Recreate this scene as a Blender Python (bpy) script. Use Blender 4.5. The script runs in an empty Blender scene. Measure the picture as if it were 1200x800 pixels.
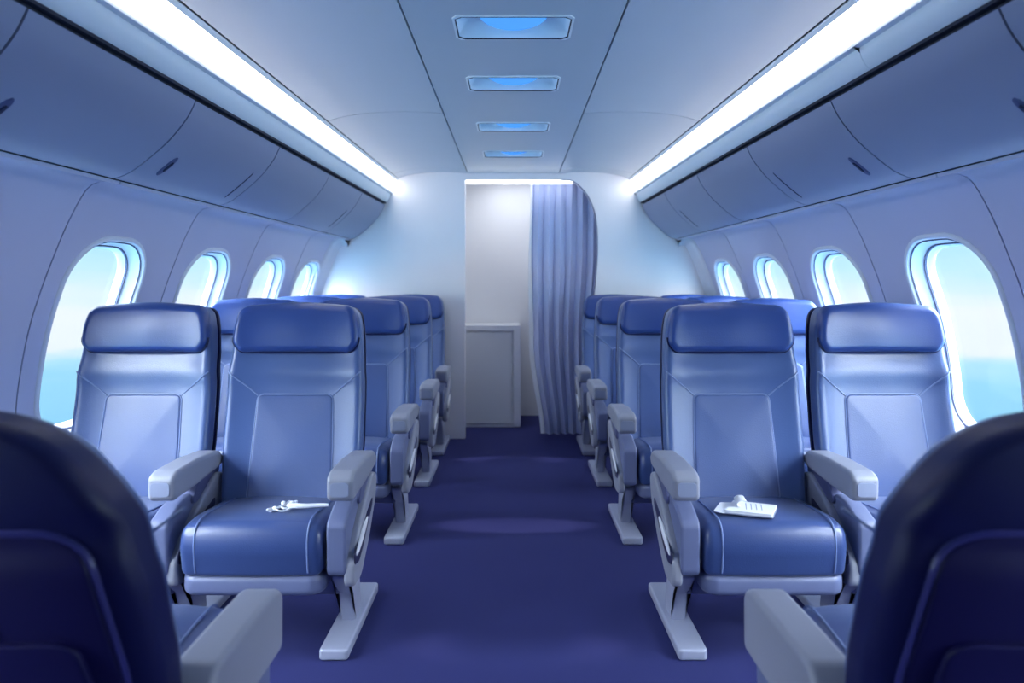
import bpy, math, random
from math import sin, cos, pi, radians, sqrt, atan2
from mathutils import Vector
random.seed(7)
COL = bpy.context.scene.collection
sc = bpy.context.scene

# ------------------------------------------------------------------ materials
def srgb(r, g, b):
    f = lambda c: (c/255/12.92) if c/255 <= .04045 else ((c/255+.055)/1.055)**2.4
    return (f(r), f(g), f(b), 1)

def mat(name, col, rough=.5, metal=0, bump=0, bscale=200, var=0.0, vscale=6, coat=0, sheen=0, spec=.5):
    m = bpy.data.materials.new(name); m.use_nodes = True
    nt = m.node_tree; p = nt.nodes['Principled BSDF']
    p.inputs['Base Color'].default_value = col
    p.inputs['Roughness'].default_value = rough
    p.inputs['Metallic'].default_value = metal
    p.inputs['Specular IOR Level'].default_value = spec
    p.inputs['Coat Weight'].default_value = coat
    p.inputs['Coat Roughness'].default_value = .25
    if sheen:
        p.inputs['Sheen Weight'].default_value = sheen
        p.inputs['Sheen Roughness'].default_value = .5
        p.inputs['Sheen Tint'].default_value = (.75, .83, 1, 1)
    tc = nt.nodes.new('ShaderNodeTexCoord')
    if var:
        n = nt.nodes.new('ShaderNodeTexNoise'); n.inputs['Scale'].default_value = vscale
        n.inputs['Detail'].default_value = 4
        nt.links.new(tc.outputs['Object'], n.inputs['Vector'])
        mx = nt.nodes.new('ShaderNodeMix'); mx.data_type = 'RGBA'
        mx.inputs['A'].default_value = tuple(c*(1-var) for c in col[:3])+(1,)
        mx.inputs['B'].default_value = tuple(min(1, c*(1+var)) for c in col[:3])+(1,)
        nt.links.new(n.outputs['Fac'], mx.inputs['Factor'])
        nt.links.new(mx.outputs['Result'], p.inputs['Base Color'])
    if bump:
        n = nt.nodes.new('ShaderNodeTexNoise'); n.inputs['Scale'].default_value = bscale
        n.inputs['Detail'].default_value = 3
        nt.links.new(tc.outputs['Object'], n.inputs['Vector'])
        b = nt.nodes.new('ShaderNodeBump'); b.inputs['Strength'].default_value = bump
        b.inputs['Distance'].default_value = .004
        nt.links.new(n.outputs['Fac'], b.inputs['Height'])
        nt.links.new(b.outputs['Normal'], p.inputs['Normal'])
    return m

def emis(name, col, strength):
    m = bpy.data.materials.new(name); m.use_nodes = True
    nt = m.node_tree; nt.nodes.remove(nt.nodes['Principled BSDF'])
    e = nt.nodes.new('ShaderNodeEmission')
    e.inputs['Color'].default_value = col; e.inputs['Strength'].default_value = strength
    nt.links.new(e.outputs[0], nt.nodes['Material Output'].inputs[0])
    return m

def glassmat(name):
    m = bpy.data.materials.new(name); m.use_nodes = True
    nt = m.node_tree; nt.nodes.remove(nt.nodes['Principled BSDF'])
    t = nt.nodes.new('ShaderNodeBsdfTransparent'); t.inputs[0].default_value = (.96, .98, 1, 1)
    g = nt.nodes.new('ShaderNodeBsdfGlossy'); g.inputs['Roughness'].default_value = .03
    mx = nt.nodes.new('ShaderNodeMixShader'); mx.inputs[0].default_value = .05
    nt.links.new(t.outputs[0], mx.inputs[1]); nt.links.new(g.outputs[0], mx.inputs[2])
    nt.links.new(mx.outputs[0], nt.nodes['Material Output'].inputs[0])
    return m

M = dict(
    pan=mat('pan_plastic', (.125, .15, .28, 1), .4, bump=.05, bscale=350, var=.04),
    reflector=mat('cove_reflector', (.88, .93, .97, 1), .4, bump=.01),
    body=mat('seat_leather', (.060, .106, .275, 1), .34, bump=.12, bscale=260, var=.06, coat=.2, sheen=.2),
    panel=mat('seat_insert_leather', (.047, .086, .245, 1), .36, bump=.15, bscale=320, var=.06, coat=.15, sheen=.15),
    head=mat('headrest_leather', (.024, .060, .25, 1), .34, bump=.12, bscale=260, var=.05, coat=.2, sheen=.08),
    cush=mat('cushion_leather', (.030, .058, .19, 1), .34, bump=.12, bscale=240, var=.06, coat=.18, sheen=.12),
    pipe=mat('piping', (.16, .22, .43, 1), .4, bump=.05, bscale=400),
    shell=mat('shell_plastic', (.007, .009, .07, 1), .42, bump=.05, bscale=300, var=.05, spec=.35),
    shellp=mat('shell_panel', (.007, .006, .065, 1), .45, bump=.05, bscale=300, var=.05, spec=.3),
    seam=mat('shell_trim', (.03, .03, .17, 1), .35, bump=.03),
    grey=mat('frame_plastic', (.25, .285, .42, 1), .38, bump=.05, bscale=350, var=.04),
    arm=mat('arm_pad', (.26, .275, .35, 1), .42, bump=.08, bscale=300, var=.04),
    foot=mat('foot_metal', (.40, .43, .57, 1), .35, metal=.2, bump=.03, var=.04),
    dark=mat('dark_plastic', (.02, .022, .07, 1), .45, bump=.04),
    under=mat('underframe', (.10, .115, .24, 1), .4, metal=.3, bump=.03),
    white=mat('white_plastic', (.85, .87, .93, 1), .3, bump=.02),
    wall=mat('wall_panel_plastic', (.56, .57, .74, 1), .42, bump=.03, bscale=500, var=.02),
    trim=mat('window_trim', (.76, .79, .88, 1), .35, bump=.02, bscale=500),
    gasket=mat('window_gasket', (.10, .11, .2, 1), .5, bump=.02),
    binm=mat('bin_plastic', (.30, .32, .45, 1), .42, bump=.03, bscale=500, var=.02),
    lip=mat('cove_lip', (.88, .91, .94, 1), .35, bump=.02, bscale=500),
    ceil=mat('ceiling_panel', (.55, .575, .635, 1), .42, bump=.03, bscale=400, var=.02),
    bulk=mat('bulkhead_panel', (.91, .875, .905, 1), .45, bump=.03, bscale=400, var=.02),
    carpet=mat('carpet', (.022, .026, .135, 1), .8, bump=.6, bscale=900, var=.18, vscale=350, sheen=.04, spec=.15),
    seamdark=mat('seam_dark', (.015, .018, .04, 1), .7, bump=.05),
    curtain=mat('curtain_cloth', (.50, .55, .80, 1), .8, bump=.25, bscale=700, var=.05, sheen=.3),
    galley=mat('galley_laminate', (.76, .78, .82, 1), .4, bump=.03, bscale=300, var=.02),
    paper=mat('paper', (.82, .83, .88, 1), .6, bump=.05, bscale=300),
    ink=mat('ink', (.25, .28, .4, 1), .6, bump=.02),
    cove=emis('cove_glow', (.95, .975, 1, 1), 6.2),
    bar=emis('bar_glow', (.92, .96, 1, 1), 5.0),
    blue=emis('blue_lens', (.07, .30, .86, 1), 1.15),
    glass=glassmat('window_glass'),
)

# ------------------------------------------------------------------ mesh helpers
class MB:
    def __init__(s): s.v = []; s.f = []
    def add(s, vs, fs):
        n = len(s.v); s.v += [tuple(p) for p in vs]; s.f += [tuple(i+n for i in f) for f in fs]
        return s
    def rings(s, rings, cap0=True, cap1=True, closed=True):
        n = len(rings[0]); vs = [p for r in rings for p in r]; fs = []
        for k in range(len(rings)-1):
            for i in range(n if closed else n-1):
                j = (i+1) % n
                fs.append((k*n+i, k*n+j, (k+1)*n+j, (k+1)*n+i))
        if cap0: fs.append(tuple(range(n-1, -1, -1)))
        if cap1: fs.append(tuple((len(rings)-1)*n+i for i in range(n)))
        return s.add(vs, fs)

def link(name, mb, m, parent=None, smooth=38, kind=None):
    me = bpy.data.meshes.new(name); me.from_pydata(mb.v, [], mb.f)
    me.validate(); me.update()
    import bmesh
    b = bmesh.new(); b.from_mesh(me)
    bmesh.ops.recalc_face_normals(b, faces=b.faces); b.to_mesh(me); b.free()
    me.polygons.foreach_set('use_smooth', [True]*len(me.polygons))
    me.set_sharp_from_angle(angle=radians(smooth))
    me.materials.append(m)
    o = bpy.data.objects.new(name, me); COL.objects.link(o)
    wn = o.modifiers.new('normals', 'WEIGHTED_NORMAL'); wn.keep_sharp = True; wn.weight = 50
    if parent: o.parent = parent
    if kind: o['kind'] = kind
    return o

def thing(name, label, cat, loc=(0, 0, 0), rz=0, group=None):
    o = bpy.data.objects.new(name, None); COL.objects.link(o)
    o.empty_display_size = .1
    o.location = loc; o.rotation_euler = (0, 0, rz)
    tag(o, label, cat, group); return o

def tag(o, label, cat, group=None):
    o['label'] = label; o['category'] = cat
    if group: o['group'] = group
    return o

def copy_tree(o, parent=None):
    c = o.copy(); COL.objects.link(c)
    if parent: c.parent = parent
    for ch in list(o.children): copy_tree(ch, c)
    return c

def area(p): return sum(p[i][0]*p[(i+1) % len(p)][1]-p[(i+1) % len(p)][0]*p[i][1] for i in range(len(p)))/2

def rpoly(pts, r=.02, n=5):
    """polygon with rounded corners; r scalar or one per point"""
    if area(pts) < 0:
        pts = pts[::-1]
        if not isinstance(r, (int, float)): r = list(r)[::-1]
    out = []; N = len(pts)
    for i in range(N):
        p = Vector(pts[i]); a = Vector(pts[i-1])-p; b = Vector(pts[(i+1) % N])-p
        rr = r if isinstance(r, (int, float)) else r[i]
        la, lb = a.length, b.length
        ang = a.angle(b)
        if rr <= 0 or ang > 3.1: out.append((p.x, p.y)); continue
        t = min(rr/math.tan(ang/2), la*.48, lb*.48); q = t*math.tan(ang/2)
        a.normalize(); b.normalize()
        c = p+(a+b).normalized()*(q/sin(ang/2))
        s0 = p+a*t-c; s1 = p+b*t-c
        t0 = atan2(s0.y, s0.x); t1 = atan2(s1.y, s1.x)
        d = (t1-t0+pi) % (2*pi)-pi
        for k in range(n+1):
            tt = t0+d*k/n; out.append((c.x+q*cos(tt), c.y+q*sin(tt)))
    return out

def inset(p, d):
    if d == 0: return list(p)
    out = []; N = len(p)
    for i in range(N):
        a = Vector(p[i])-Vector(p[i-1]); b = Vector(p[(i+1) % N])-Vector(p[i])
        if a.length < 1e-7: a = b
        if b.length < 1e-7: b = a
        na = Vector((-a.y, a.x)).normalized(); nb = Vector((-b.y, b.x)).normalized()
        m = na+nb
        k = m.length
        if k < 1e-4: m = na; s = 1
        else: m = m/k; s = 1/max(.4, m.dot(na))
        out.append((p[i][0]+m.x*d*s, p[i][1]+m.y*d*s))
    return out

def prism(poly, w0, w1, bev, fn, nb=4, nseg=1, puff0=0, puff1=0, fill=None, mb=None):
    """extrude a CCW polygon from w0 to w1 with rounded rims; fn maps (u,v,w) to xyz"""
    if area(poly) < 0: poly = poly[::-1]
    mb = mb or MB(); R = []
    if fill: poly = resample(poly, .022)
    cx = (min(p[0] for p in poly)+max(p[0] for p in poly))/2; cy = (min(p[1] for p in poly)+max(p[1] for p in poly))/2
    sg = 1 if w1 > w0 else -1
    def scaled(base, s): return [(cx+(x-cx)*s, cy+(y-cy)*s) for x, y in base]
    fl = fill or ()
    base = inset(poly, bev) if bev else poly
    for s in fl[::-1]: R.append([fn(x, y, w0-sg*puff0*(1-s*s)) for x, y in scaled(base, s)])
    for k in range(nb+1 if bev else 1):
        a = pi/2*(k/nb) if bev else 0
        d = bev*(1-sin(a)); w = w0+sg*bev*(1-cos(a))
        R.append([fn(x, y, w) for x, y in inset(poly, d)])
    wa, wb = w0+sg*bev, w1-sg*bev
    for k in range(1, nseg): R.append([fn(x, y, wa+(wb-wa)*k/nseg) for x, y in poly])
    for k in range(nb+1 if bev else 1):
        a = pi/2*(1-k/nb) if bev else 0
        d = bev*(1-sin(a)); w = w1-sg*bev*(1-cos(a))
        R.append([fn(x, y, w) for x, y in inset(poly, d)])
    for s in fl: R.append([fn(x, y, w1+sg*puff1*(1-s*s)) for x, y in scaled(base, s)])
    return mb.rings(R)

def tube(pts, r, n=8, mb=None, closed=False, flat=1.0):
    mb = mb or MB(); P = [Vector(p) for p in pts]; R = []; N = len(P)
    prev = None
    for i in range(N):
        if closed: t = P[(i+1) % N]-P[i-1]
        else: t = P[min(i+1, N-1)]-P[max(i-1, 0)]
        t.normalize()
        u = prev if prev is not None else (Vector((0, 0, 1)) if abs(t.z) < .9 else Vector((1, 0, 0)))
        a = (u-t*u.dot(t)).normalized(); prev = a; b = t.cross(a)
        rr = r(i/(N-1)) if callable(r) else r
        R.append([P[i]+a*rr*flat*cos(2*pi*k/n)+b*rr*sin(2*pi*k/n) for k in range(n)])
    if closed: R.append(R[0]); return mb.rings(R, False, False)
    return mb.rings(R)

def rect(x0, y0, x1, y1, r=.01, n=4): return rpoly([(x0, y0), (x1, y0), (x1, y1), (x0, y1)], r, n)
def XY(u, v, w): return (u, v, w)
def YZ(u, v, w): return (w, u, v)
def XZ(u, v, w): return (u, w, v)
def box(x0, x1, y0, y1, z0, z1, b=.005, mb=None):
    return prism(rect(x0, y0, x1, y1, b*1.2, 3), z0, z1, b, XY, 2, mb=mb)
FILL = (.95, .89, .83, .77, .71, .65, .59, .53, .47, .41, .35, .29, .23, .17, .11, .05)
def resample(p, d):
    out = []
    for i in range(len(p)):
        a, b = p[i], p[(i+1) % len(p)]; n = max(1, int(math.hypot(b[0]-a[0], b[1]-a[1])/d))
        out += [(a[0]+(b[0]-a[0])*k/n, a[1]+(b[1]-a[1])*k/n) for k in range(n)]
    return out

def catmull(P, n=8):
    out = []
    for i in range(len(P)-1):
        p0 = P[max(i-1, 0)]; p1 = P[i]; p2 = P[i+1]; p3 = P[min(i+2, len(P)-1)]
        for k in range(n):
            t = k/n
            out.append(tuple(.5*(2*b+(c-a)*t+(2*a-5*b+4*c-d)*t*t+(3*b-a-3*c+d)*t**3)
                             for a, b, c, d in zip(p0, p1, p2, p3)))
    out.append(tuple(P[-1])); return out

# ------------------------------------------------------------------ cabin shell
YN, YF = -1.5, 5.30          # cabin ends
K = .025
def tp(y): return 1-K*(y-2.3)

PROF = catmull([(1.387, 1.556), (1.43, 1.568), (1.495, 1.548), (1.56, 1.44), (1.62, 1.30), (1.665, 1.18), (1.705, 1.05),
                (1.735, .90), (1.752, .75), (1.755, .5), (1.735, .25), (1.70, 0)], 8)
SL = [0]
for a, b in zip(PROF, PROF[1:]): SL.append(SL[-1]+math.hypot(b[0]-a[0], b[1]-a[1]))
LT = SL[-1]
def prof(s):
    s = max(0, min(LT-1e-6, s))
    for i in range(len(SL)-1):
        if SL[i+1] >= s: break
    t = (s-SL[i])/(SL[i+1]-SL[i]); a, b = PROF[i], PROF[i+1]
    tx, tz = b[0]-a[0], b[1]-a[1]; l = math.hypot(tx, tz)
    return a[0]+tx*t, a[1]+tz*t, -tz/l, tx/l       # x, h, outward normal
def s_at(h):
    for i in range(16, len(PROF)-1):
        if PROF[i][1] >= h >= PROF[i+1][1]: return SL[i]
def wallpt(side, y, s, off=0):
    x, h, nx, nz = prof(s)
    return (side*(x+nx*off)*tp(y), y, h+nz*off)

def rr_radius(ang, a, b, r):
    """distance from the centre to a rounded rectangle's edge along ang"""
    c, s = cos(ang), sin(ang); lo, hi = 0, a+b
    for _ in range(40):
        m = (lo+hi)/2; qx = abs(c*m)-(a-r); qy = abs(s*m)-(b-r)
        d = math.hypot(max(qx, 0), max(qy, 0))+min(max(qx, qy), 0)-r
        if d > 0: hi = m
        else: lo = m
    return lo
def holed(rc, hc, ab, r, fn, n=72, ts=(0, .05, .14, .28, .45, .65, .85, 1), lip=.01, mb=None, extra=()):
    """rectangle rc=(u0,v0,u1,v1) with a rounded-rectangle hole; fn(u,v,off)"""
    u0, v0, u1, v1 = rc; A = [2*pi*i/n for i in range(n)]
    for cu in (u0, u1):
        for cv in (v0, v1): A.append(atan2(cv-hc[1], cu-hc[0]) % (2*pi))
    for v in extra:
        for cu in (u0, u1): A.append(atan2(v-hc[1], cu-hc[0]) % (2*pi))
    A.sort(); R = [[] for _ in ts]; edge = []
    for a in A:
        c, s = cos(a), sin(a); ri = rr_radius(a, ab[0], ab[1], r)
        cand = []
        if c > 1e-9: cand.append((u1-hc[0])/c)
        if c < -1e-9: cand.append((u0-hc[0])/c)
        if s > 1e-9: cand.append((v1-hc[1])/s)
        if s < -1e-9: cand.append((v0-hc[1])/s)
        ro = min(cand)
        for k, t in enumerate(ts):
            q = ri+(ro-ri)*t; R[k].append(fn(hc[0]+c*q, hc[1]+s*q, 0))
        edge.append(fn(hc[0]+c*ro, hc[1]+s*ro, lip))
    R.append(edge)
    return (mb or MB()).rings(R, False, False)
def rr_loop(hc, a, b, r, n=72):
    out = []
    for i in range(n):
        t = 2*pi*i/n; q = rr_radius(t, a, b, r); out.append((hc[0]+q*cos(t), hc[1]+q*sin(t)))
    return out

SC = s_at(.985)
WA, WB, WR = .235, .412, .19
def wall_side(side, seams, centres, sname):
    wn = 0
    for i, yc in enumerate(centres):
        g = .0035
        mb = holed((seams[i]+g, .0, seams[i+1]-g, LT), (yc, SC), (WA, WB), WR,
                   lambda u, v, o: wallpt(side, u, v, o), lip=.012,
                   ts=(0, .04, .09, .15, .22, .3, .4, .5, .6, .7, .8, .9, 1), extra=[LT*k/70 for k in range(1, 70)])
        link('wall_'+sname, mb, M['wall'], kind='structure', smooth=50)
        # dark strip closing the joint between two panels
        if i:
            y = seams[i]; ss = [LT*k/60 for k in range(61)]
            mb = MB().rings([[wallpt(side, y-.02, s, .012) for s in ss], [wallpt(side, y+.02, s, .012) for s in ss],
                             [wallpt(side, y+.02, s, .020) for s in ss], [wallpt(side, y-.02, s, .020) for s in ss]],
                            False, False, closed=False)
            link('trim_'+str(100+10*(side > 0)+i), mb, M['seamdark'], kind='structure')
        wn += 1
        # moulded surround, gasket, pane
        prf = [(-.014, .004), (-.013, -.004), (-.008, -.009), (0, -.010), (.006, -.006), (.012, .004), (.020, .018), (.034, .034),
               (.042, .041), (.044, .046), (.05, .046), (.053, .052), (.060, .058), (.066, .07)]
        mb = MB().rings([[wallpt(side, u, v, o) for u, v in rr_loop((yc, SC), WA-d, WB-d, WR-d)] for d, o in prf], False, False)
        w = link('window_%d' % (wn+(20 if side > 0 else 0)), mb, M['trim'], kind='structure', smooth=45)
        for rad, d, o in ((.0035, .044, .043), (.0025, .0145, .004)):
            lp = rr_loop((yc, SC), WA-d, WB-d, WR-d)
            link('gasket', tube([wallpt(side, u, v, o) for u, v in lp], rad, 6, closed=True), M['gasket'], w)
        lp = rr_loop((yc, SC), WA-.062, WB-.062, WR-.062); R = []
        for o in (.064, .068):
            seq = (1, .75, .5, .25, .04) if o == .068 else (.04, .25, .5, .75, 1)
            for s in seq: R.append([wallpt(side, yc+(u-yc)*s, SC+(v-SC)*s, o) for u, v in lp])
        link('pane', MB().rings(R), M['glass'], w)
        # light portal just outside the pane
        x, h, nx, nz = prof(SC)
        L = bpy.data.lights.new('window_portal', 'AREA'); L.shape = 'RECTANGLE'; L.size = .66; L.size_y = .42
        L.cycles.is_portal = True
        lo = bpy.data.objects.new('window_portal', L); COL.objects.link(lo)
        lo.location = (side*(x+nx*.13)*tp(yc), yc, h+nz*.13)
        d = Vector((-side*nx, 0, -nz))
        lo.rotation_euler = d.to_track_quat('-Z', 'Y').to_euler()
        L.size, L.size_y = .44, .78

LSEAM = [-1.5, .81, 1.59, 2.37, 3.15, 3.93, 4.70, 5.29]
LCEN = [.35, 1.20, 1.88, 2.70, 3.50, 4.29, 4.99]
RSEAM = [-1.5, .66, 1.44, 2.21, 2.99, 3.76, 4.52, 5.29]
RCEN = [.25, 1.04, 1.81, 2.535, 3.335, 4.09, 4.82]
wall_side(-1, LSEAM, LCEN, 'left')
wall_side(1, RSEAM, RCEN, 'right')

# floor
mb = MB().rings([[(-1.9, YN-.1, 0), (1.9, YN-.1, 0)], [(-1.9, 6.6, 0), (1.9, 6.6, 0)]], False, False, closed=False)
mb = prism([(-1.9, YN-.1), (1.9, YN-.1), (1.9, 6.6), (-1.9, 6.6)], -.05, 0, 0, XY)
link('floor', mb, M['carpet'], kind='structure')

# outer crown that closes the space above ceiling and bins
arc = catmull([(-1.80, 1.50), (-1.72, 1.75), (-1.45, 2.05), (-1.0, 2.26), (0, 2.34), (1.0, 2.26), (1.45, 2.05), (1.72, 1.75), (1.80, 1.50)], 6)
R = [[(x*tp(y)*1.0, y, h+o) for x, h in arc] for y, o in ((YN-.05, 0), (YF+.02, 0), (YF+.02, .03), (YN-.05, .03), (YN-.05, 0))]
link('ceiling_crown', MB().rings(R, False, False, closed=False), M['seamdark'], kind='structure')

# ceiling : side panels in lengths, centre panels with a hole for each light
def strip_poly(pts, th):
    """thin profile polygon: given points on the visible face, thickened away from the cabin"""
    up = []
    for i, p in enumerate(pts):
        a = Vector(pts[max(i-1, 0)]); b = Vector(pts[min(i+1, len(pts)-1)]); t = (b-a).normalized()
        n = Vector((-t.y, t.x)); n = n if n.y > 0 or (abs(n.y) < 1e-6 and n.x > 0) else -n
        up.append((p[0]+n.x*th, p[1]+n.y*th))
    return list(pts)+up[::-1]
def side_map(side, taper=True):
    return lambda u, v, w: (side*u*(tp(w) if taper else 1), w, v)

CE = catmull([(.362, 2.086), (.55, 2.094), (.75, 2.088), (.90, 2.068), (.978, 2.046)], 5)
CSEAM = [YN, 0.1, 1.78, 3.46, 5.10, YF]
for side in (-1, 1):
    for a, b in zip(CSEAM, CSEAM[1:]):
        def cm(u, v, w, side=side):
            k = tp(w); x = .362+(u-.362)*((.978*k-.362)/(.978-.362))
            return (side*x, w, v)
        link('ceiling', prism(strip_poly(CE, .012), a+.0045, b-.0045, 0, cm, 2), M['ceil'], kind='structure')
LIGHTS = [2.31, 2.95, 3.75, 4.52]
bounds = [1.95, 2.63, 3.35, 4.135, YF]
mb = MB(); cfn = lambda u, v, o: (u, v, 2.086+o)
for (a, b), yc in zip(zip(bounds, bounds[1:]), LIGHTS):
    holed((-.355, a, .355, b), (0, yc), (.195, .10), .015, cfn, n=48, ts=(0, .3, 1), lip=.0, mb=mb)
mb.add([(-.355, YN, 2.086), (.355, YN, 2.086), (.355, 1.95, 2.086), (-.355, 1.95, 2.086)], [(0, 1, 2, 3)])
for s in (-1, 1):
    mb.add([(s*.355, YN, 2.086), (s*.355, YF, 2.086), (s*.355, YF, 2.10), (s*.355, YN, 2.10)], [(0, 1, 2, 3)])
link('ceiling', mb, M['ceil'], kind='structure')
for i, s in enumerate((-1, 1)):
    link('trim_%d' % (1+i), box(s*.358-.02, s*.358+.02, YN, YF, 2.103, 2.11, .001), M['seamdark'], kind='structure')
    mb = MB()
    for y in CSEAM[1:-1]: prism(strip_poly([(u, v+.013) for u, v in CE], .006), y-.02, y+.02, 0, lambda u, v, w: (s*(.362+(u-.362)*((.978*tp(w)-.362)/(.978-.362))), w, v), mb=mb)
    link('trim_%d' % (3+i), mb, M['seamdark'], kind='structure')

LBL = ['blue recessed ceiling light nearest the camera, largest of the row', 'second blue recessed ceiling light from the camera',
       'third blue recessed ceiling light along the aisle ceiling', 'farthest small blue ceiling light, closest to the doorway']
for yc, lb in zip(LIGHTS, LBL):
    t = thing('ceiling_light', lb, 'ceiling light', (0, yc, 2.086), group='blue lights along the ceiling')
    P = [(-.008, .0), (-.008, -.004), (.0, -.005), (.004, -.002), (.006, .01), (.02, .032), (.045, .05), (.07, .056)]
    lp0 = lambda d: rr_loop((0, 0), .195-d, .10-d, max(.015-d*.1, .008), 48)
    link('housing', MB().rings([[(u, v, o) for u, v in lp0(d)] for d, o in P], False, True), M['lip'], t)
    link('rim', tube([(u, v, -.003) for u, v in lp0(.002)], .003, 6, closed=True), M['seamdark'], t)
    R = [[(.125*cos(a)*cos(e), .075*sin(a)*cos(e), .056-.061*sin(e)) for a in [2*pi*k/32 for k in range(32)]]
         for e in [pi/2*j/7 for j in range(8)]]
    link('lens', MB().rings(R[:-1], True, True), M['blue'], t)

for yc, ty, en in ((2.31, 2.24, 9), (3.75, 3.38, 8), (4.52, 4.66, 9)):
    L = bpy.data.lights.new('downlight', 'SPOT'); L.energy = en*60; L.spot_size = radians(7); L.spot_blend = .7
    L.shadow_soft_size = .006; L.color = (1, .92, .85)
    lo = bpy.data.objects.new('downlight', L); COL.objects.link(lo); lo.location = (0, yc, 2.083)
    lo.rotation_euler = (math.atan2(ty-yc, 2.083), 0, 0); lo.scale = (3.6, 1, 1)

# coves: glowing strip, lip, bins
for side, nm in ((-1, 'left'), (1, 'right')):
    o = link('strip_light', prism(strip_poly(catmull([(.998, 2.029), (1.030, 1.987), (1.054, 1.948)], 4), .012),
                                  .85, YF-.005, 0, side_map(side)), M['cove'])
    tag(o, 'long white glowing light strip above the %s overhead bins' % nm, 'strip light', 'ceiling edge light strips')
    link('trim_%d' % (13+(side > 0)), prism(strip_poly(catmull([(.984, 2.042), (.989, 2.038), (.994, 2.033), (.9985, 2.0285)], 4), .012),
                                  YN, YF-.004, 0, side_map(side)), M['reflector'], kind='structure')
    lip = catmull([(1.054, 1.944), (1.046, 1.925), (1.052, 1.895), (1.070, 1.866), (1.092, 1.852), (1.11, 1.852)], 5)
    mb = MB()
    for a, b in zip(*(([YN, 2.05], [2.05, YF]) if side > 0 else ([YN], [YF]))):
        prism(strip_poly(lip, .02), a+.0006, b-.0006, 0, side_map(side), 2, mb=mb)
    link('trim_%d' % (5+(side > 0)), mb, M['lip'], kind='structure')
    # dark joint above and below the strip
    mb = prism([(.972, 2.056), (1.0, 2.056), (1.0, 2.07), (.972, 2.07)], YN, YF, 0, side_map(side))
    prism([(1.08, 1.848), (1.12, 1.848), (1.12, 1.86), (1.08, 1.86)], YN, YF, 0, side_map(side), mb=mb)
    prism([(1.366, 1.572), (1.40, 1.572), (1.40, 1.59), (1.366, 1.59)], YN, YF-.02, 0, side_map(side), mb=mb)
    link('trim_%d' % (7+(side > 0)), mb, M['seamdark'], kind='structure')
    D = catmull([(1.088, 1.834), (1.118, 1.775), (1.175, 1.703), (1.245, 1.640), (1.312, 1.590), (1.366, 1.568)], 5)
    seams = [YN, -.78, 0.0, .77, 1.54, 2.31, 3.08, 3.84, 4.58, YF-.02]
    for i, (a, b) in enumerate(zip(seams, seams[1:])):
        if b < .8: continue      # behind the camera
        order = {1: 'nearest the camera', 2: 'second nearest, cut by the picture edge', 3: 'next beyond the bin cut by the picture edge',
                 }
        lab = {3: 'closest to the camera, mostly outside the picture', 4: 'large in the top corner of the picture',
               5: 'second in view, with a dark latch near its close end', 6: 'third in view, over the second window',
               7: 'fourth in view, next to last before the white bulkhead', 8: 'touching the white bulkhead, last in the row'}[i]
        t = thing('overhead_bin', '%s overhead bin %s' % (nm, lab), 'overhead bin', (0, 0, 0), group='%s overhead bins' % nm)
        y0 = (a+b)/2; t.location = (side*1.2*tp(y0), y0, 1.6)
        off = Vector(t.location)
        fm = lambda u, v, w, side=side, off=off: tuple(Vector(side_map(side)(u, v, w))-off)
        bd = [(u+.010, v+.010) for u, v in D]
        link('bin_body', prism(bd+[(1.52, 1.60), (1.50, 1.80), (1.36, 1.90), (1.12, 1.90)], a, b, 0, fm), M['seamdark'], t)
        dr = link('bin_door', prism(strip_poly(D, .008), a+.004, b-.004, 0, fm, 2), M['binm'], t)
        # latch: a dark grip near one end, a slim slot near the other
        def on(k, y, o):
            f = k*(len(D)-1); q = int(f); f -= q; A, B = D[q], D[min(q+1, len(D)-1)]
            tx, tz = B[0]-A[0], B[1]-A[1]; l = math.hypot(tx, tz)
            return fm(A[0]+tx*f-(-tz/l)*o, A[1]+tz*f-(tx/l)*o, y)
        def slot(k0, k1, y, hw, th, hgt):
            n = 10; R = []
            for j in range(n+1):
                k = k0+(k1-k0)*j/n; e = sqrt(max(.04, 1-(2*j/n-1)**4))*hw
                R.append([on(k, y-e, -.002), on(k, y-e*.7, hgt), on(k, y+e*.7, hgt), on(k, y+e, -.002)])
            return MB().rings(R)
        if i in (4, 5): h = link('latch', slot(.52, .74, a+.125, .016, 0, .004), M['under'], dr)
        if i in (4, 5): link('latch_grip', slot(.57, .68, a+.125, .007, 0, .008), M['dark'], h)
        if i in (5, 7): link('seam_slot', slot(.40, .78, b-.085, .0045, 0, .002), M['dark'], dr)

# ------------------------------------------------------------------ bulkhead with doorway, and what lies behind it
F = 790.0
def px(x, y, Y): return ((x-601.5)*Y/F, 1.2-(y-335)*Y/F)
outer = [(x*tp(YF)+.05, h) for x, h in PROF if h < 1.5]
top = [(1.60, 1.62), (1.45, 1.95), (1.15, 2.2), (0, 2.25)]
right_side = outer[::-1]+[(1.62, 1.55)]+top
left_side = [(-x, h) for x, h in (outer[::-1]+[(1.62, 1.55)]+top[:-1])][::-1]
dr_edge = [px(688, 520, YF)[0], ]
door = [(px(688, 520, YF)[0], 0)]+catmull([px(688, 520, YF), px(687, 460, YF), px(689.5, 400, YF), px(696, 345, YF), px(700, 295, YF), px(698, 255, YF),
        px(690, 232, YF), px(680, 219, YF), px(670, 212, YF), px(655, 211, YF)], 5)+[px(600, 211, YF), px(545, 211, YF), (px(545, 211, YF)[0], 0)]
poly = right_side+left_side+door[::-1]
def bulk_mesh(poly, w0, w1):
    mb = MB(); n = len(poly)
    mb.add([(x, w0, h) for x, h in poly]+[(x, w1, h) for x, h in poly],
           [tuple(range(n)), tuple(range(2*n-1, n-1, -1))]+[(i, (i+1) % n, n+(i+1) % n, n+i) for i in range(n)])
    return mb
link('wall_rear', bulk_mesh(poly, YF, YF+.05), M['bulk'], kind='structure', smooth=30)
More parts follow.
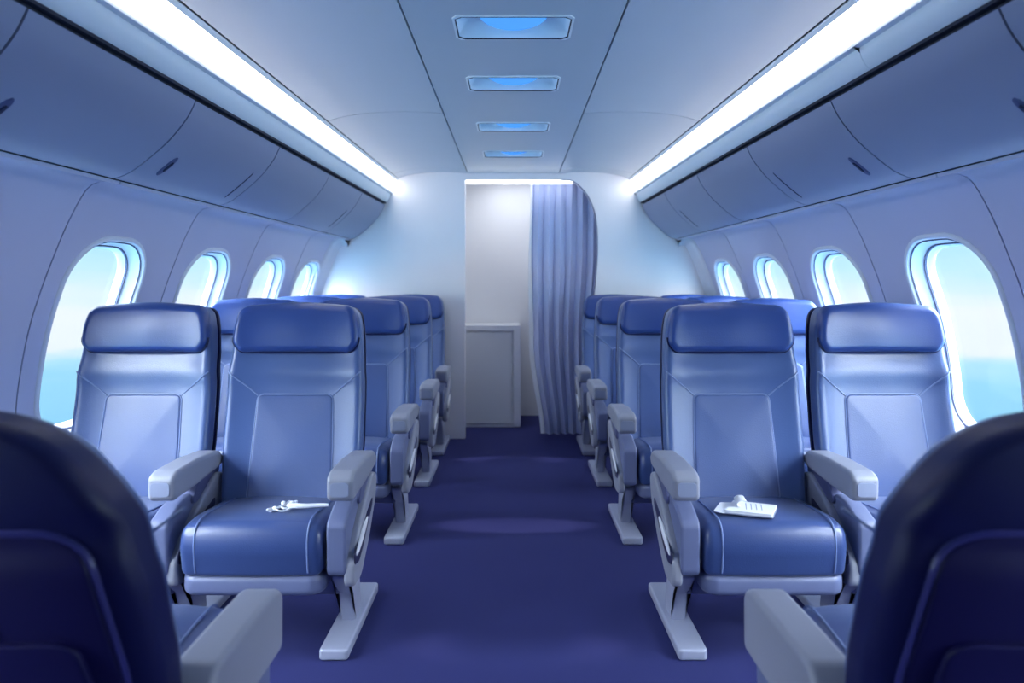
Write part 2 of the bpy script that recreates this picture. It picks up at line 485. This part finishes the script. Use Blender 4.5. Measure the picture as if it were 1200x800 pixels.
# thin dark outline round the curved side of the doorway
mb = tube([(x, YF-.001, h) for x, h in door[1:-4]], .004, 6)
link('trim_9', mb, M['under'], kind='structure')
# rib where the sidewall meets the bulkhead
for i, side in enumerate((-1, 1)):
    ss = [LT*k/50 for k in range(51)]
    R = [[wallpt(side, y, s, o) for s in ss] for y, o in ((5.17, .004), (5.18, -.012), (5.2, -.02), (5.24, -.02), (5.262, -.03), (5.30, -.05), (5.30, .02), (5.17, .02))]
    link('trim_%d' % (10+i), MB().rings(R, False, False, closed=False), M['trim'], kind='structure')
# front end of the cabin, behind the camera
link('wall_front', prism([(-1.9, 0), (1.9, 0), (1.9, 2.4), (-1.9, 2.4)], YN-.06, YN, 0, XZ), M['bulk'], kind='structure')

# vestibule
mb = prism([(-1.5, 0), (1.5, 0), (1.5, 2.25), (-1.5, 2.25)], 6.25, 6.31, 0, XZ)
link('wall_vestibule', mb, M['galley'], kind='structure')
for i, s in enumerate((-1, 1)):
    link('wall_vestibule_side', box(s*1.3-.02, s*1.3+.02, 5.35, 6.26, 0, 2.25, .002), M['galley'], kind='structure')
link('ceiling_vestibule', box(-1.5, 1.5, 5.34, 6.3, 2.2, 2.24, .002), M['bulk'], kind='structure')

o = link('door_light', box(px(546, 0, YF)[0], px(671, 0, YF)[0], YF+.004, YF+.04, px(0, 214.5, YF)[1], px(0, 210, YF)[1], .003), M['bar'])
tag(o, 'thin white glowing light bar across the top of the doorway', 'light bar')

L = bpy.data.lights.new('vestibule_fill', 'AREA'); L.energy = 6; L.size = .5; L.color = (.93, .96, 1)  # unseen area light, added to brighten the space behind the doorway
lo = bpy.data.objects.new('vestibule_fill', L); COL.objects.link(lo); lo.location = (0, 5.75, 2.19)
# cabinet in the vestibule
t = thing('galley_cabinet', 'low white framed cabinet seen through the doorway beside the curtain', 'cabinet', (0, 5.8, 0))
Yc = 5.72; x0, x1 = -.95, px(610, 0, Yc)[0]; zt = px(0, 381, Yc)[1]; xm = px(602, 0, Yc)[0]
sh = lambda mb: MB().add([(x, y-5.8, z) for x, y, z in mb.v], mb.f)
link('cabinet_body', sh(box(x0, x1-.004, Yc+.012, 6.24, .0, zt-.01, .004)), M['galley'], t)
link('cabinet_frame', sh(prism([(x0, zt-.048), (x0, zt), (x1, zt), (x1, .012), (xm, .012), (xm, zt-.048)], Yc-.008, Yc+.02, .004, XZ, 2)), M['white'], t)
link('cabinet_door', sh(box(x0+.02, xm-.012, Yc, Yc+.016, .035, zt-.06, .004)), M['galley'], t)

# curtain
def lerp_tab(tab, y):
    for (a, xa), (b, xb) in zip(tab, tab[1:]):
        if y <= b:
            t = (y-a)/(b-a); t = t*t*(3-2*t); return xa+(xb-xa)*t
    return tab[-1][1]
YC = 5.44
LT_, RT_ = [(205, 623), (300, 621.5), (400, 624), (520, 638)], [(205, 706), (300, 706), (400, 699), (520, 697)]
def cpt(u, yp, back=0):
    xl = lerp_tab(LT_, yp); xr = lerp_tab(RT_, yp)
    X, h = px(xl+(xr-xl)*u, yp, YC)
    k = (yp-205)/315
    ph = u*6.5*2*pi+.6*sin(3*k)+.25
    amp = .016+.016*k
    return (X+.006*sin(ph*2), YC+amp*sin(ph)+.008*sin(u*9+k*4)+back, max(.012, h))
nu, nv = 150, 40
ys = [208+(524-208)*j/nv for j in range(nv+1)]
R = [[cpt(i/nu, y) for i in range(nu+1)] for y in ys]
mb = MB().rings(R, False, False, closed=False)
cu = link('curtain', mb, M['curtain'], smooth=80)
md = cu.modifiers.new('thick', 'SOLIDIFY'); md.thickness = .004; md.offset = 0
tag(cu, 'pale blue pleated curtain drawn to the right of the doorway', 'curtain')
hem = []
for j, y in enumerate(ys):
    p = cpt(0, y); w = .012+.028*min(1, max(0, (y-260)/150))*(1-.35*(y-300)/220 if y > 300 else 1)
    hem.append([(p[0]-w, p[1]-.004, p[2]), (p[0]+.004, p[1]-.01, p[2]), (p[0]+.004, p[1]+.006, p[2]), (p[0]-w, p[1]+.004, p[2])])
h = link('curtain_hem', MB().rings(hem), M['white'], cu); h['label'] = 'white edge of the curtain'

# ------------------------------------------------------------------ seats
def make_seat(s, label, fore=False):
    """seat facing -Y; arm on the side s; origin on the floor"""
    t = thing('airline_seat', label, 'seat')
    k = .80 if fore else .97
    arm_x = .240 if fore else .2645
    dz = -.085 if fore else 0
    cz = .038 if fore else 0
    cw0, cw1 = (-.245, .192) if fore else (-.245, .208)
    def B(x, v, w):
        q = (v-.42)/.73
        y = .300+.125*q+.012*sin(pi*min(max(q, 0), 1)*1.0)-.036*(min(abs(x), .26)/.25)**3-.010*math.exp(-((v-.895)/.04)**2)
        return (x, y-w, .42+(v-.42)*k+(.02 if fore else 0))
    Bh = lambda x, v, w: B(x, v, w+(max(0, w)/.056)**2*.014*(1-(x/.24)**2)*(1-((v-1.065)/.11)**2))
    out = rpoly([(-.240, .40), (.240, .40), (.252, .62), (.250, .86), (.236, 1.06), (.218, 1.138), (0, 1.157), (-.218, 1.138), (-.236, 1.06), (-.250, .86), (-.252, .62)],
                [.04, .04, .3, .3, .3, .10, .9, .10, .3, .3, .3], 7)
    if fore:
        out = rpoly([(-.225, .40), (.225, .40), (.235, .60), (.228, .78), (.200, .955), (.128, 1.085), (0, 1.150), (-.128, 1.085), (-.200, .955), (-.228, .78), (-.235, .60)],
                    [.04, .04, .3, .4, .3, .2, .4, .2, .3, .4, .3], 8)
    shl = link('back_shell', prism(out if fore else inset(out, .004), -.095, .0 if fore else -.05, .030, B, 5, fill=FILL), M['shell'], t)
    bk = link('backrest', prism(inset(out, .012) if fore else out, -.062, .030, .030, B, 5, fill=FILL), M['body'], t)
    pan = rpoly([(-.150, .43), (.150, .43), (.146, .62), (.138, .81), (-.138, .81), (-.146, .62)], [.02, .02, .3, .022, .022, .3], 5)
    bp = link('back_insert', prism(pan, .02, .0365, .007, B, 3, puff1=.006, fill=FILL), M['panel'], t)
    mb = MB()
    loop = inset(pan, -.001)
    tube([B(x, v, .0305) for x, v in loop], .0030, 6, mb=mb, closed=True)
    for q in (-1, 1):
        tube([B(q*(.138+(.243-.138)*f), .807+.092*f, .0300-.03*(1-sqrt(1-min(1, max(0, (.138+.105*f-.219)/.03))**2))) for f in [i/20 for i in range(21)]], .0030, 6, mb=mb)
    link('piping', mb, M['pipe'], bk)
    # crease under the headrest
    hd = rpoly([(-.205, .970), (.205, .970), (.234, 1.008), (.229, 1.075), (.212, 1.147), (0, 1.163), (-.212, 1.147), (-.229, 1.075), (-.234, 1.008)],
               [.035, .035, .05, .2, .095, .9, .095, .2, .05], 7)
    if fore:
        hd = rpoly([(-.120, .900), (.120, .900), (.140, .925), (.128, .98), (.090, 1.045), (0, 1.095), (-.090, 1.045), (-.128, .98), (-.140, .925)],
                   [.035, .035, .05, .2, .15, .9, .15, .2, .05], 6)
    hb = link('headrest', prism(hd, -.01, .056, .024, Bh, 5, fill=FILL), M['head'], t)
    lo = [(x, v) for x, v in inset(hd, -.002) if v < 1.03]
    lo = sorted(lo, key=lambda p: p[0])
    link('headrest_piping', tube([B(x, v, .031) for x, v in lo], .0035, 6), M['shell'], hb)
    # rear of the shell: inset panel, tray, pocket
    def Bs(x, v, w): return B(x, v, -.095-w)
    rp = rpoly([(-.205, .46), (.205, .46), (.212, .62), (.196, .955), (-.196, .955), (-.212, .62)], [.03, .03, .3, .075, .075, .3], 6)
    if fore: rp = rpoly([(-.192, .46), (.192, .46), (.190, .62), (.160, .91), (-.160, .91), (-.190, .62)], [.03, .03, .3, .085, .085, .3], 6)
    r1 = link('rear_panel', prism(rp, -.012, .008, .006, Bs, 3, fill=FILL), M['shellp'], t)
    link('rear_seam', tube([Bs(x, v, .001) for x, v in inset(rp, -.005)], .006, 6, closed=True), M['seam'], r1)
    tr = rpoly([(-.150, .48), (.150, .48), (.156, .60), (.142, .70), (-.142, .70), (-.156, .60)], [.02, .02, .3, .04, .04, .3], 5)
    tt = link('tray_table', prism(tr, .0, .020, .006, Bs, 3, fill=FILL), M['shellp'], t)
    link('tray_latch', prism(rect(-.018, .702, .018, .735, .008), .004, .018, .004, Bs, 2), M['seam'], tt)
    # cushion
    a = s*cw0; b = s*cw1; a, b = min(a, b), max(a, b); cx = (a+b)/2; hw = (b-a)/2
    side = rpoly([(.33, .30), (.33, .425), (.20, .437), (.04, .452), (-.035, .440), (-.052, .38), (-.035, .285)], [.02, .02, .3, .3, .055, .1, .02], 6)
    def C(u, v, w):
        x = (w-cx)/hw
        return (w, u-.010*(1-x*x)*(1 if u < 0 else 0), v+cz+.014*(1-min(1, abs(x))**2.5)*min(1, max(0, (v-.36)/.07)))
    cu = link('seat_cushion', prism(side, a, b, .030, C, 5, nseg=12), M['cush'], t)
    path = catmull([(.27, .4315), (.20, .437), (.04, .452), (-.022, .443), (-.046, .40), (-.045, .34), (-.037, .30)], 6)
    for xx in (a+.055, b-.045): link('cushion_piping', tube([C(u-.0005, v+.0005, xx) for u, v in path], .0028, 6), M['pipe'], cu)
    # pan and frame
    pn = rpoly([(a-.002, .34), (a-.002, -.035), (b+.002, -.035), (b+.002, .34)], [.02, .05, .05, .02], 5)
    link('seat_pan', prism(pn, .222, .290, .022, lambda u, v, w: (u, v-.012*(1-((u-cx)/hw)**2)*(v < .1), w+cz), 4), M['pan'], t)
    link('crossbeam', box(min(s*-.24, s*.22), max(s*-.24, s*.22), .13, .20, .15, .225, .015), M['under'], t)
    # side panel under the arm
    sp = rpoly([(-.036, .285), (-.040, .455), (.05, .490), (.27, .512), (.320, .495), (.30, .40), (.13, .300), (.04, .27)],
               [.03, .03, .2, .1, .03, .08, .2, .04], 5)
    sm = lambda u, v, w: (w, u, v+dz*.5)
    sd = link('side_panel', prism(sp, s*(arm_x-.046), s*(arm_x+.016), .010, sm, 3), M['pan'], t)
    sw = rpoly([(-.030, .245), (-.030, .325), (.06, .405), (.16, .475), (.27, .530), (.340, .515), (.315, .43), (.20, .315), (.08, .235)],
               [.03, .05, .3, .3, .05, .03, .1, .3, .1], 6)
    sd = link('side_trim', prism(sw, s*(arm_x+.006), s*(arm_x+.040), .011, sm, 3), M['arm'], t)
    gr = rpoly([(-.018, .315), (-.02, .352), (.16, .425), (.25, .452), (.245, .425), (.12, .345), (.04, .305)], [.01, .01, .2, .008, .008, .2, .03], 4)
    link('side_recess', prism(gr, s*(arm_x+.038), s*(arm_x+.0415), .0012, lambda u, v, w: (w, u, v+dz*.5), 2), M['dark'], sd)
    el = [(.075+.088*cos(x)*.94-.016*sin(x)*.34, .376+.088*cos(x)*.38+.017*sin(x)*.94) for x in [2*pi*i/28 for i in range(28)]]
    wi = link('side_insert', prism(el, s*(arm_x+.040), s*(arm_x+.0455), .002, lambda u, v, w: (w, u, v+dz*.5), 2), M['white'], sd)
    wi['label'] = 'white glossy inlay on the aisle side'
    if not fore:
        link('arm_support', prism(rpoly([(.10, .46), (.30, .48), (.33, .57), (.17, .565)], .015, 4), s*(arm_x-.030), s*(arm_x+.026), .006, YZ, 2), M['under'], t)
    ar = rpoly([(-.050, .524), (-.052, .600), (-.02, .616), (.14, .618), (.285, .607), (.325, .575), (.30, .548), (.10, .530)],
               [.018, .022, .1, .2, .03, .02, .03, .2], 5)
    if fore:
        ar = rpoly([(-.045, .470), (-.048, .598), (-.015, .618), (.14, .622), (.285, .622), (.325, .585), (.30, .50), (.10, .47)],
                   [.02, .03, .1, .2, .03, .02, .03, .2], 5)
    am = link('armrest', prism(ar, s*(arm_x-.0425), s*(arm_x+.0425), .014, lambda u, v, w: (w, u, v+dz), 4), M['arm'], t)
    link('arm_front_cap', prism(rect(-.03, .541+dz, .03, .586+dz, .012), -.054 if not fore else -.05, -.049, .0015,
                                lambda u, v, w: (s*arm_x+u, w, v), 2), M['grey'], am)
    # leg and foot
    fx = s*(arm_x-.034)
    lg = rpoly([(.05, .250), (.25, .250), (.30, .03), (.20, .03), (.15, .15)], [.01, .01, .02, .01, .05], 4)
    link('leg', prism(lg, fx-.026, fx+.026, .010, YZ, 3), M['foot'], t)
    link('foot', prism(rpoly([(fx-.047, 0), (fx+.047, 0), (fx+.047, .5), (fx-.047, .5)], .014, 4), .001, .036, .008, XY, 3), M['foot'], t)
    return t

ROWY = [2.155, 3.12, 4.02, 4.76]
SH = [0, .022, .030, .038]
AX, WX = .807, 1.367
rown = ['front', 'second', 'third', 'last']
def seat_label(side, row, pos):
    sd = 'left' if side < 0 else 'right'
    tail = {
        (-1, 0, 'a'): 'blue leather aisle seat with white earphones on its cushion',
        (1, 0, 'a'): 'blue leather aisle seat with a white notebook on its cushion',
        (-1, 0, 'w'): 'blue leather window seat at the far left, beside the seat with the earphones',
        (1, 0, 'w'): 'blue leather window seat at the far right, beside the seat with the notebook',
    }.get((side, row, pos))
    if tail: return tail
    what = 'aisle seat' if pos == 'a' else 'window seat'
    where = {1: 'directly behind the seat with the %s' % ('earphones' if side < 0 else 'notebook') if pos == 'a'
                else 'directly behind the bright front window seat',
             2: 'in the third row from the camera', 3: 'in the last row, against the white bulkhead'}[row]
    return 'blue leather %s on the %s, %s' % (what, sd, where)
for side in (-1, 1):
    proto = None
    for row in range(4):
        for pos, xx in (('a', AX), ('w', WX)):
            lb = seat_label(side, row, pos)
            if proto is None: o = proto = make_seat(-side, lb)
            else: o = copy_tree(proto)
            o['label'] = lb
            o['group'] = 'blue seats facing the camera, %s side' % ('left' if side < 0 else 'right')
            o.location = (side*(xx-SH[row]), ROWY[row], 0)
for side in (-1, 1):
    o = make_seat(side, 'dark navy seat seen from behind in the lower %s corner' % ('left' if side < 0 else 'right'), fore=True)
    # rotated half a turn, so the arm built on -x ends up on the aisle side
    o.rotation_euler = (0, 0, pi); o.location = (side*.80, 1.475, 0)
    o['group'] = 'foreground seats facing away'

# ------------------------------------------------------------------ small things on the cushions
t = thing('earphones', 'small white earphones with a bunched cord on the left aisle seat', 'earphones', (-.705, 2.225, .4635))
loops = []
for i in range(120):
    a = i/119*2*pi*3.2
    loops.append((-.058+.026*cos(a)+.016*sin(a*.37), .0+.046*sin(a*1.13), .005+.004*(1+sin(a*2.1))))
link('cord', tube(loops, .0030, 6), M['white'], t)
link('cord_strand', tube(catmull([(-.085, -.03, .004), (-.07, .012, .005), (-.045, -.018, .009), (-.02, .012, .008)], 8), .0034, 6), M['white'], t)
st = catmull([(-.036, .002, .012), (-.008, -.008, .014), (.022, -.006, .013), (.050, .006, .011), (.092, .012, .010)], 8)
link('remote', tube(st, lambda f: .0125-.005*f, 10, flat=.8), M['white'], t)
for p in ((-.062, .026, .010), (-.036, .032, .010), (-.074, -.022, .009)):
    R = [[(p[0]+.009*cos(e)*cos(a), p[1]+.009*cos(e)*sin(a), p[2]+.009*sin(e)) for a in [2*pi*k/12 for k in range(12)]] for e in [-1.45+2.9*j/8 for j in range(9)]]
    link('earbud', MB().rings(R), M['white'], t)

t = thing('notebook', 'white notebook with a curled page lying on the right aisle seat', 'notebook', (.765, 2.205, .4665), radians(-17))
pg = rpoly([(-.075, -.055), (.075, -.06), (.098, .05), (-.045, .06)], .005, 3)
link('cover', prism(pg, .0, .003, .001, XY, 2), M['ink'], t)
link('pages', prism(inset(pg, .003), .003, .012, .001, XY, 2), M['paper'], t)
# loose sheet that rises from the spine and curls over
R = []
for j in range(17):
    f = j/16; a = -pi/2+f*pi*1.15
    R.append([(-.030+.012*f-.016*cos(a)+.030*(1-v)*.3, -.015+.062*v, .0125+.011*(1+sin(a))) for v in (0, .33, .66, 1)])
cl = link('curled_page', MB().rings(R, False, False, closed=False), M['paper'], t)
m = cl.modifiers.new('thick', 'SOLIDIFY'); m.thickness = .001
link('left_page', prism(rpoly([(-.105, -.045), (-.070, -.056), (-.040, .060), (-.085, .050)], .004, 3), .0, .004, .001, XY, 2), M['paper'], t)
mb = MB()
for i in range(4): box(-.005+i*.016, -.002+i*.016, -.028+i*.002, .036, .0118, .0123, .0001, mb=mb)
link('print_lines', mb, M['grey'], t)

# ------------------------------------------------------------------ sky outside
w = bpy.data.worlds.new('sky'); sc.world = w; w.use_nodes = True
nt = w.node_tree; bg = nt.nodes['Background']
tc = nt.nodes.new('ShaderNodeTexCoord')
sep = nt.nodes.new('ShaderNodeSeparateXYZ'); nt.links.new(tc.outputs['Generated'], sep.inputs[0])
mp = nt.nodes.new('ShaderNodeMapping'); mp.inputs['Scale'].default_value = (3, 3, 22)
nt.links.new(tc.outputs['Generated'], mp.inputs['Vector'])
nz = nt.nodes.new('ShaderNodeTexNoise'); nz.inputs['Scale'].default_value = 2.2; nz.inputs['Detail'].default_value = 5
nt.links.new(mp.outputs[0], nz.inputs['Vector'])
ma = nt.nodes.new('ShaderNodeMath'); ma.operation = 'MULTIPLY_ADD'; ma.inputs[1].default_value = .06; ma.inputs[2].default_value = -.03
nt.links.new(nz.outputs['Fac'], ma.inputs[0])
ad = nt.nodes.new('ShaderNodeMath'); ad.operation = 'ADD'
nt.links.new(sep.outputs['Z'], ad.inputs[0]); nt.links.new(ma.outputs[0], ad.inputs[1])
mr = nt.nodes.new('ShaderNodeMapRange'); mr.inputs['From Min'].default_value = -.3; mr.inputs['From Max'].default_value = .3
nt.links.new(ad.outputs[0], mr.inputs['Value'])
cr = nt.nodes.new('ShaderNodeValToRGB'); nt.links.new(mr.outputs[0], cr.inputs[0])
E = cr.color_ramp.elements
def zz(z): return (z+.3)/.6
E[0].position = 0; E[0].color = (.25, .62, .95, 1)
E[1].position = 1; E[1].color = (.85, .94, 1.0, 1)
for z, c in ((-.12, (.36, .75, .97, 1)), (-.095, (.50, .84, .98, 1)), (-.08, (.92, .98, 1, 1)), (-.03, (.95, 1, 1, 1)), (.02, (.62, .92, 1, 1)), (.08, (.46, .84, 1, 1)), (.13, (.82, .92, 1, 1))):
    e = E.new(zz(z)); e.color = c
# brightness added to the sky, higher up and behind camera, to light the seats
up = nt.nodes.new('ShaderNodeMapRange'); up.inputs['From Min'].default_value = .08; up.inputs['From Max'].default_value = .5
up.inputs['To Min'].default_value = 1.0; up.inputs['To Max'].default_value = 4.0
nt.links.new(sep.outputs['Z'], up.inputs['Value'])
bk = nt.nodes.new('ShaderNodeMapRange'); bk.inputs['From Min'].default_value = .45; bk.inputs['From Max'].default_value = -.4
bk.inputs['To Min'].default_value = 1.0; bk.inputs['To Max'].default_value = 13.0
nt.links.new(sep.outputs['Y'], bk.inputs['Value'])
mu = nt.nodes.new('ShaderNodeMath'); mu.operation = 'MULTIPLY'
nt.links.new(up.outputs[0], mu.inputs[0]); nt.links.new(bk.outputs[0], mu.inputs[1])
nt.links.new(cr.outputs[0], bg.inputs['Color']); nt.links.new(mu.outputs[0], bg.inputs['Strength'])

# ------------------------------------------------------------------ camera
cam = bpy.data.cameras.new('camera'); co = bpy.data.objects.new('camera', cam); COL.objects.link(co)
co.location = (0, 0, 1.2); co.rotation_euler = (pi/2, 0, 0)
cam.sensor_width = 36; cam.lens = F/1200*36
cam.shift_x = -1.5/1200; cam.shift_y = -65/1200
cam.clip_start = .05
cam.dof.use_dof = True; cam.dof.focus_distance = 2.5; cam.dof.aperture_fstop = 2.0
sc.camera = co
vs = sc.view_settings
vs.view_transform = 'Standard'; vs.look = 'None'; vs.gamma = 1; vs.use_curve_mapping = False
vs.exposure = 0.15
